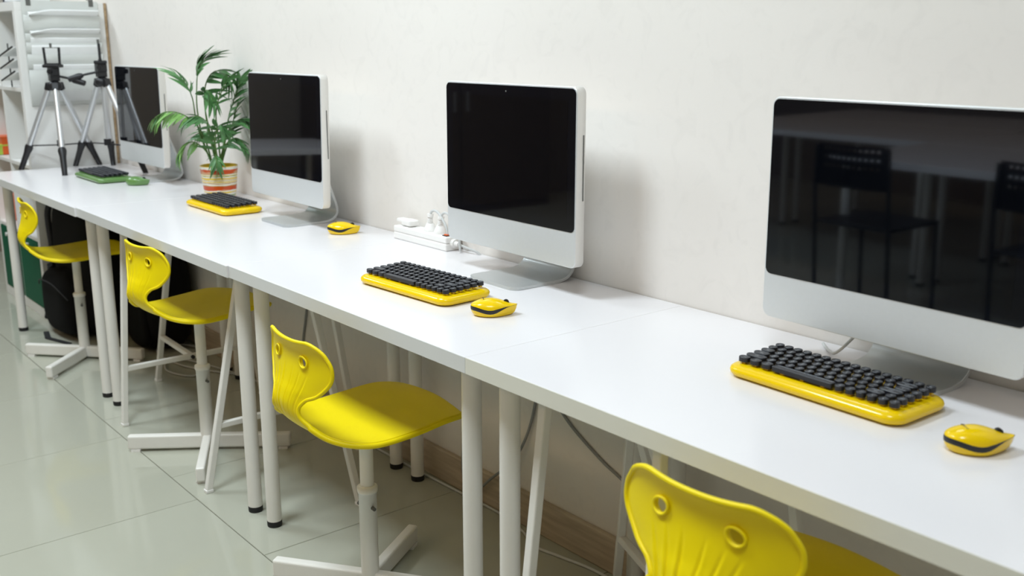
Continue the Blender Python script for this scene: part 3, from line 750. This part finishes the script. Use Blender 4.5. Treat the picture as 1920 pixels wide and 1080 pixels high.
# ------------------------------------------------------------------ tripods
def tripod(label, apex, feet, handle_dir, clamp_dir, spread_z=.115):
    A = Vector(apex); c0 = Vector((A.x, A.y, DZ))
    t = thing('camera_tripod', label, 'tripod', c0, 0, 'silver tripods with phone clamps')
    a = A - c0
    for fx, fy in feet:
        f = Vector((fx, fy, DZ)) - c0; h = Vector((f.x, f.y, 0)).normalized()
        top = a + h * .024 + Vector((0, 0, -.012))
        d = (f - top); kn = top + d * .72
        lg = MB().tube([top, kn], .0122, 14).tube([top + h * .004, kn + h * .004], .0105, 8).build('leg', M_silver, t)
        MB().bar(top + Vector((0, 0, .012)), top + d * .055, .030, .026).build('hip_joint', M_black, lg, bevel=.004)
        fd = d.normalized()
        MB().tube([top + d * .70, top + d * .73, top + d * .80, f + Vector((0, 0, .004)), f], [.015, .0185, .0140, .0115, .0125], 12).build('foot', M_black, lg)
        MB().bar(top + d * .71, Vector((0, 0, (top + d * .71).z + .004)), .010, .005).build('spreader', M_black, t)
    zc = (a + (Vector((feet[0][0], feet[0][1], DZ)) - c0 - a) * .71).z
    MB().tube([(0, 0, zc - .006), (0, 0, zc + .022)], .016, 14).build('spreader_hub', M_black, t)
    MB().lathe([(.020, a.z - .032), (.030, a.z - .024), (.032, a.z - .004), (.022, a.z + .004), (.012, a.z + .010)], 20).build('crown', M_black, t)
    MB().tube([(0, 0, a.z), (0, 0, zc)], .0075, 12).build('centre_column', M_silver, t)
    hd = Vector(handle_dir).normalized(); cd = Vector(clamp_dir).normalized()
    hb = MB().box((0, 0, a.z + .022), (.042, .040, .028)).box((0, 0, a.z + .050), (.052, .040, .036))
    hb.tube([Vector((0, 0, a.z + .05)) - hd.cross(Vector((0, 0, 1))) * .03, Vector((0, 0, a.z + .05)) + hd.cross(Vector((0, 0, 1))) * .038], .011, 12)
    hb.build('pan_head', M_black, t, bevel=.003)
    MB().box((0, 0, a.z + .074), (.074, .056, .014), 0, Matrix.Rotation(math.atan2(cd.y, cd.x), 3, 'Z')).build('mount_plate', M_black, t, bevel=.004)
    p0 = Vector((0, 0, a.z + .034))
    MB().tube([p0, p0 + hd * .06 + Vector((0, 0, -.012)), p0 + hd * .085 + Vector((0, 0, -.018))], .0055, 10).tube([p0 + hd * .08 + Vector((0, 0, -.017)), p0 + hd * .095 + Vector((0, 0, -.022)), p0 + hd * .142 + Vector((0, 0, -.036))], [.009, .0145, .0125], 12).build('pan_handle', M_black, t)
    z0 = a.z + .081; w_ = .032
    cl = MB().bar(Vector((0, 0, z0)) - cd * w_ * 1.15, Vector((0, 0, z0)) + cd * w_ * 1.15, .016, .012)
    for s in (-1, 1):
        cl.bar(cd * s * w_ + Vector((0, 0, z0)), cd * s * w_ * 1.1 + Vector((0, 0, z0 + .075)), .014, .009)
    cl.build('phone_clamp', M_black, t, bevel=.002)
    MB().bar(Vector((0, 0, z0 + .073)) - cd * w_, Vector((0, 0, z0 + .073)) + cd * w_, .007, .003).tube([(-.004, 0, z0 + .075), (-.006, 0, z0 + .092)], [.005, .006], 8).build('clamp_spring', M_slot, t)
tripod('silver tripod on the left, standing nearest the desk edge', (-3.478, .295, 1.128), [(-3.61, .147), (-3.262, .238), (-3.585, .492)], (.70, .70, 0), (.66, .75, 0))
tripod('silver tripod by the wall, just left of the farthest computer', (-3.345, .462, 1.145), [(-3.598, .385), (-3.52, .535), (-3.125, .545)], (-.50, -.85, 0), (.95, -.3, 0))

# ------------------------------------------------------------------ bookcase with its contents
BX1, BX0, BYF, BT, BTOP = -3.622, -4.392, .195, .040, 1.485
bc = thing('bookcase', 'white cube bookcase at the far end, green doors at the bottom', 'bookcase', (BX1, BYF, 0))
def bpart(name, x0, x1, y0, y1, z0, z1, m, par=bc, bev=.0015):
    return MB().box(((x0 + x1) / 2 - BX1, (y0 + y1) / 2 - BYF, (z0 + z1) / 2), (x1 - x0, y1 - y0, z1 - z0)).build(name, m, par, bevel=bev)
YB = WALL_Y - .012
bpart('side_panel', BX1 - BT, BX1, BYF, YB - .003, .0, BTOP - BT, M_shelf)
bpart('side_panel', BX0, BX0 + BT, BYF, YB - .003, .0, BTOP - BT, M_shelf)
bpart('top_panel', BX0, BX1, BYF, YB - .003, BTOP - BT, BTOP, M_shelf)
bpart('bottom_panel', BX0 + BT, BX1 - BT, BYF, YB - .003, 0, .05, M_shelf)
bpart('back_panel', BX0, BX1 + .001, YB - .003, YB + .009, 0, BTOP, M_hardboard, bev=0)
xm = (BX0 + BX1) / 2
SZ = [.388, .737, 1.092]
for z in SZ: bpart('shelf', BX0 + BT, BX1 - BT, BYF + .002, YB - .003, z - .009, z + .009, M_shelf)
for za, zb in zip([.05] + [z + .009 for z in SZ], [z - .009 for z in SZ] + [BTOP - BT]):
    bpart('divider', xm - .009, xm + .009, BYF + .002, YB - .003, za, zb, M_shelf)
for xa, xb in ((BX0 + BT, xm - .009), (xm + .009, BX1 - BT)):
    d = bpart('door', xa + .003, xb - .003, BYF - .002, BYF + .014, .053, SZ[0] - .012, M_greendoor); d['label'] = 'green door'
    MB().tube([((xa + xb) / 2 - BX1, -.002, SZ[0] - .04), ((xa + xb) / 2 - BX1, -.02, SZ[0] - .04)], [.006, .010], 14).build('knob', M_shelf, d)
# things on the shelves
def bin_(label, x, y, z, w_, d_, h_, m, g=None, cat='box', name='storage_box', lid=None):
    t = thing(name, label, cat, (x, y, z), 0, g); tk = .003
    b = MB().box((0, 0, tk / 2), (w_, d_, tk))
    for s in (-1, 1):
        b.box((s * (w_ / 2 - tk / 2), 0, h_ / 2), (tk, d_, h_)); b.box((0, s * (d_ / 2 - tk / 2), h_ / 2), (w_ - 2 * tk, tk, h_))
    b.build('box_body', m, t)
    MB().box((0, 0, h_ + .004), (w_ + .006, d_ + .006, .009)).build('lid', lid or m, t, bevel=.002)
    return t
bin_('small orange box on a bookcase shelf above desk height', -4.33 + .04, .27, SZ[1] + .009, .12, .10, .085, M_orange)
bin_('small lime green box in front of the orange one on the shelf', -4.275, .222, SZ[1] + .009, .085, .045, .045, M_limegreen)
bin_('orange box on the bookcase shelf under desk height', -4.225, .33, SZ[0] + .009, .22, .15, .13, M_orange, lid=M_orange)
# wire letter trays
tr = thing('letter_tray', 'tilted wire file rack with black rails on the upper shelf', 'file rack', (-3.75, .30, SZ[2] + .009))
for k in range(3):
    z = .055 + k * .055
    MB().bar((-.075, -.06, z - .022), (.05, -.03, z + .018), .16, .004).build('tray', M_paper, tr)
    MB().tube([(-.075, -.142, z - .024), (.05, -.112, z + .020)], .004, 8).build('rail', M_black, tr)
for sx, sy in ((-.075, -.10), (.05, -.08), (-.075, .01), (.05, .03)):
    MB().tube([(sx, sy, 0), (sx, sy, .20)], .003, 8).build('upright', M_black, tr)
t = thing('book', 'dark book lying on top of the bookcase', 'book', (-3.76, .29, BTOP + .001), .15)
MB().box((0, 0, .014), (.18, .13, .026)).build('page_block', M_paper, t)
MB().box((0, 0, .0015), (.19, .14, .003)).box((0, 0, .0285), (.19, .14, .003)).box((-.0945, 0, .015), (.003, .14, .03)).build('cover', mat('navy_cover', (.012, .014, .04), .5, noise=.1), t)
# hanging pocket organiser on the bookcase side
og = thing('wall_organizer', 'pale grey fabric pocket organizer hanging on the bookcase side', 'organizer', (BX1 + .001, .39, 1.02))
OY0, OY1 = -.165, .170
MB().box((.003, (OY0 + OY1) / 2, .235), (.004, OY1 - OY0, .47)).build('backing', M_fabric, og)
PZ = [(.0, .163), (.15, .233), (.225, .285), (.27, .325), (.315, .405)]
for k, (za, zb) in enumerate(PZ):
    yk = OY1 - OY0
    mb = MB(); n = 8; rows = []
    for i in range(n + 1):
        s = i / n; yv = OY0 + yk * s; bul = .010 + .018 * math.sin(PI * s)
        rows.append([(.005, yv, za), (.006 + bul * .5, yv, za + .004), (.006 + bul, yv, za + (zb - za) * .6), (.007 + bul * 1.15, yv, zb), (.005 + bul * 1.1, yv, zb), (.005 + bul * .9, yv, za + (zb - za) * .5)])
    mb.ring_loft(rows, 0, True).build('pocket', M_fabric, og)
MB().box((.004, OY0 + .03, .462), (.006, .02, .03)).build('hanger', M_slot, og); MB().box((.004, OY1 - .03, .462), (.006, .02, .03)).build('hanger', M_slot, og)
MB().box((-.012, OY0 + .03, .478), (.034, .02, .003)).build('hanger', M_slot, og); MB().box((-.012, OY1 - .03, .478), (.034, .02, .003)).build('hanger', M_slot, og)
plabels = ['sheaf of white paper in the lowest organizer pocket', 'printed sheets in the second organizer pocket from below', 'folded printed papers in the middle organizer pocket',
           'curling sheaf of paper sticking out below the top organizer pocket', 'curled white sheaf in the topmost organizer pocket']
for k, (za, zb) in enumerate(PZ):
    rows = []; n = 10; hh = (.032, .055, .03, .03, .034)[k]
    out = .006 + (.024 if k > 2 else .004)
    for i in range(n + 1):
        s = i / n; yv = OY0 + .02 + (OY1 - OY0 - .03) * s; b_ = .012 + .016 * math.sin(PI * s)
        dr = (-.018 * max(0, .25 - s) / .25) if k > 2 else 0
        rows.append([(b_ - .004, yv, za + .02), (b_ + .001, yv, za + .02), (b_ + .003, yv, zb - .002), (b_ + .004 + out, yv, zb + hh * .55 + dr), (b_ + .001 + out, yv, zb + hh * .75 + dr), (b_ - .001, yv, zb + hh * .5)])
    t = MB().ring_loft(rows, 0, True).build('paper_sheaf', M_paper, None, (BX1 + .001, .39, 1.02)); tag(t, plabels[k], 'paper', 'papers in the organizer')

# ------------------------------------------------------------------ backpack under the far desk
bp = thing('backpack', 'bulky black backpack on the floor under the far desk', 'bag', (-3.30, .335, 0), .06)
def blob(c, r, e=.5, nu=20, nv=12, taper=0, wob=.03, seed=0):
    rnd = random.Random(seed); ph = [rnd.uniform(0, 6) for _ in range(6)]
    sg = lambda v, p: math.copysign(abs(v) ** p, v)
    rings = []
    for k in range(nv + 1):
        b = -PI / 2 + PI * k / nv; cb = max(1e-3, math.cos(b)) ** e; z = sg(math.sin(b), e)
        tp = 1 - taper * (z + 1) / 2
        rings.append([(c[0] + r[0] * tp * cb * sg(math.cos(a), e) * (1 + wob * math.sin(3 * a + ph[0] + 4 * b)), c[1] + r[1] * tp * cb * sg(math.sin(a), e) * (1 + wob * math.sin(4 * a + ph[1] - 3 * b)), c[2] + r[2] * z * (1 + wob * .3 * math.sin(2 * a + ph[2])))
                      for a in [2 * PI * i / nu for i in range(nu)]])
    return rings
MB().ring_loft(blob((-.01, .03, .335), (.26, .15, .33), .5, 28, 16, .06, .03, 1), 0, True).build('main_compartment', M_bag, bp)
MB().ring_loft(blob((-.03, -.13, .16), (.19, .07, .145), .6, 24, 12, .1, .05, 2), 0, True).build('front_pocket', M_bag, bp)
MB().ring_loft(blob((-.245, -.02, .15), (.07, .10, .12), .7, 20, 12, .1, .06, 3), 0, True).build('side_pocket', M_bag, bp)
MB().tube(spline([(-.2, -.06, .63), (-.27, -.09, .54), (-.235, -.10, .38), (-.25, -.10, .26)], 8), .014, 8).build('shoulder_strap', M_bagtrim, bp)
MB().tube(spline([(-.20, -.13, .30), (-.30, -.10, .20), (-.30, -.12, .09), (-.22, -.16, .05)], 8), .012, 8).build('shoulder_strap', M_bagtrim, bp)
MB().tube(spline([(-.15, 0, .655), (-.16, -.02, .685), (-.06, -.02, .688), (-.03, 0, .66)], 8), .010, 8).build('carry_handle', M_bagtrim, bp)
MB().bar((-.13, -.20, .004), (-.02, -.23, .004), .024, .004).bar((-.02, -.23, .004), (.14, -.19, .004), .020, .004).build('loose_strap', M_bagtrim, bp)
MB().tube(spline([(-.20, -.185, .22), (-.10, -.21, .26), (.05, -.21, .26), (.14, -.18, .2)], 6), .003, 6).build('zipper', M_bagtrim, bp)
b2 = thing('backpack', 'second black bag lying behind the desk legs, farther right', 'bag', (-2.87, .472, 0), 0)
MB().ring_loft(blob((0, 0, .26), (.17, .115, .255), .6, 24, 14, .15, .04, 5), 0, True).build('main_compartment', M_bag, b2)
MB().ring_loft(blob((.0, -.10, .13), (.12, .026, .11), .6, 20, 10, .1, .04, 6), 0, True).build('front_pocket', M_bag, b2)
MB().tube(spline([(-.05, 0, .51), (-.04, -.01, .54), (.05, -.01, .54), (.06, 0, .51)], 8), .009, 8).build('carry_handle', M_bagtrim, b2)

# ------------------------------------------------------------------ loose cables
def cable(name, label, pts, r, m, g=None):
    o = MB().tube(spline(pts, 10), r, 7).build(name, m); tag(o, label, 'cable', g); return o
WY = WALL_Y - .006
cable('cable', 'white cable coiled on the floor under the desk with the palm', [(-2.25, .55, .005), (-2.5, .42, .006), (-2.75, .40, .006), (-2.86, .47, .008), (-2.72, .56, .01), (-2.5, .50, .014), (-2.36, .40, .006), (-2.5, .34, .006), (-2.62, .42, .014), (-2.3, .54, .005), (-2.05, .575, .004)], .0035, M_cable_w)
cable('cable', 'grey cable hanging down the wall behind the centre chair back', [(-1.735, WY - .003, .70), (-1.738, WY, .55), (-1.742, WY, .44), (-1.772, WY, .33), (-1.80, WY, .24), (-1.80, WY - .016, .11), (-1.79, WY - .02, .01)], .004, M_cable)
cable('cable', 'grey cable hanging beside a leg pair, left of the nearest desk', [(-.828, WY - .012, .70), (-.828, WY, .55), (-.823, WY, .37), (-.818, WY, .2), (-.80, WY - .018, .07), (-.74, WY - .024, .035), (-.66, WY - .022, .10), (-.56, WY - .01, .2), (-.505, WY, .33), (-.48, WY, .50), (-.47, WY - .01, .70)], .004, M_cable)
cable('cable', 'dark cable running diagonally down the wall under the nearest desk', [(-.46, WY + .002, .45), (-.378, WY + .002, .36), (-.25, WY + .002, .29), (-.136, WY + .002, .245), (.15, WY + .002, .11)], .004, M_cable)
cable('cable', 'pale cable lying on the floor along the skirting', [(-1.3, .565, .004), (-1.02, .568, .004), (-.8, .576, .004), (-.62, .580, .004), (-.50, .560, .004), (-.42, .53, .004), (-.33, .545, .004), (-.2, .565, .004), (0.1, .56, .004)], .004, M_cable_w)

# ------------------------------------------------------------------ the room behind the camera, seen only in the screens
def big_table(label, x0, x1, y0, y1):
    t = thing('table', label, 'table', ((x0 + x1) / 2, (y0 + y1) / 2, 0), 0, 'white tables in the middle of the room')
    MB().box((0, 0, DZ - .017), (x1 - x0, y1 - y0, .034)).build('tabletop', M_desk, t, bevel=.0015)
    for sx in (-1, 1):
        for sy in (-1, 1):
            lg = obj('leg', leg_me, t, (sx * ((x1 - x0) / 2 - .06), sy * ((y1 - y0) / 2 - .06), 0)); obj('foot_cap', foot_me, lg)
big_table('white table reflected in the nearest screen, black chairs along it', -1.55, .05, -2.85, -2.08)
big_table('white table behind the first, reflected in the nearest screen', -1.55, .05, -3.63, -2.86)
big_table('white table farther left, reflected in the nearest screen', -3.16, -1.56, -3.63, -2.86)
big_table('white table farthest from the wall, reflected in the nearest screen', -3.16, -1.56, -4.41, -3.64)
big_table('white table near the left wall, reflected in the screen by the palm', -5.2, -4.3, -1.6, -.7)
def metal_chair(label, x, y, rz):
    t = thing('metal_chair', label, 'chair', (x, y, 0), rz, 'black perforated metal chairs')
    bm = bmesh.new(); NX, NZ = 27, 15
    P = lambda i, k: (-.19 + .38 * i / NX, -.20 - .03 * math.cos(PI * (i / NX - .5)) , .62 + .19 * k / NZ)
    V = [[bm.verts.new(P(i, k)) for i in range(NX + 1)] for k in range(NZ + 1)]
    for k in range(NZ):
        for i in range(NX):
            if i % 2 == 1 and k % 3 == 1 and 2 < i < NX - 2 and k > 5: continue
            bm.faces.new((V[k][i], V[k][i + 1], V[k + 1][i + 1], V[k + 1][i]))
    bmesh.ops.solidify(bm, geom=bm.faces[:], thickness=.004)
    me = bpy.data.meshes.new('backrest'); bm.to_mesh(me); bm.free(); me.materials.append(M_black); obj('backrest', me, t)
    MB().box((0, 0, .445), (.40, .38, .018)).build('seat', M_black, t, bevel=.008)
    for s in (-1, 1):
        MB().tube([(s * .20, -.16, 0), (s * .20, -.19, .44), (s * .198, -.205, .62), (s * .19, -.21, .80)], .010, 8).build('leg', M_black, t)
        MB().tube([(s * .20, .18, 0), (s * .20, .16, .44)], .010, 8).build('leg', M_black, t)
metal_chair('black metal chair reflected at the left of the nearest screen', -1.31, -2.14, PI)
metal_chair('black metal chair reflected at the right of the nearest screen', -.42, -2.12, PI)
cab = thing('cabinet', 'dark brown cabinet added by the left wall to darken the screen reflections', 'cabinet', (XL + .26, -2.6, 0))  # added block that keeps the area mirrored in the centre screen dark
MB().box((0, 0, .85), (.5, 1.8, 1.7)).build('body', M_brown, cab, bevel=.004)
for sy in (-1, 1):
    d = MB().box((.26, sy * .45, .86), (.02, .88, 1.6)).build('door', M_brown, cab, bevel=.003)
    MB().tube([(.275, sy * .06, .8), (.275, sy * .06, .95)], .006, 8).build('handle', M_silver, d)
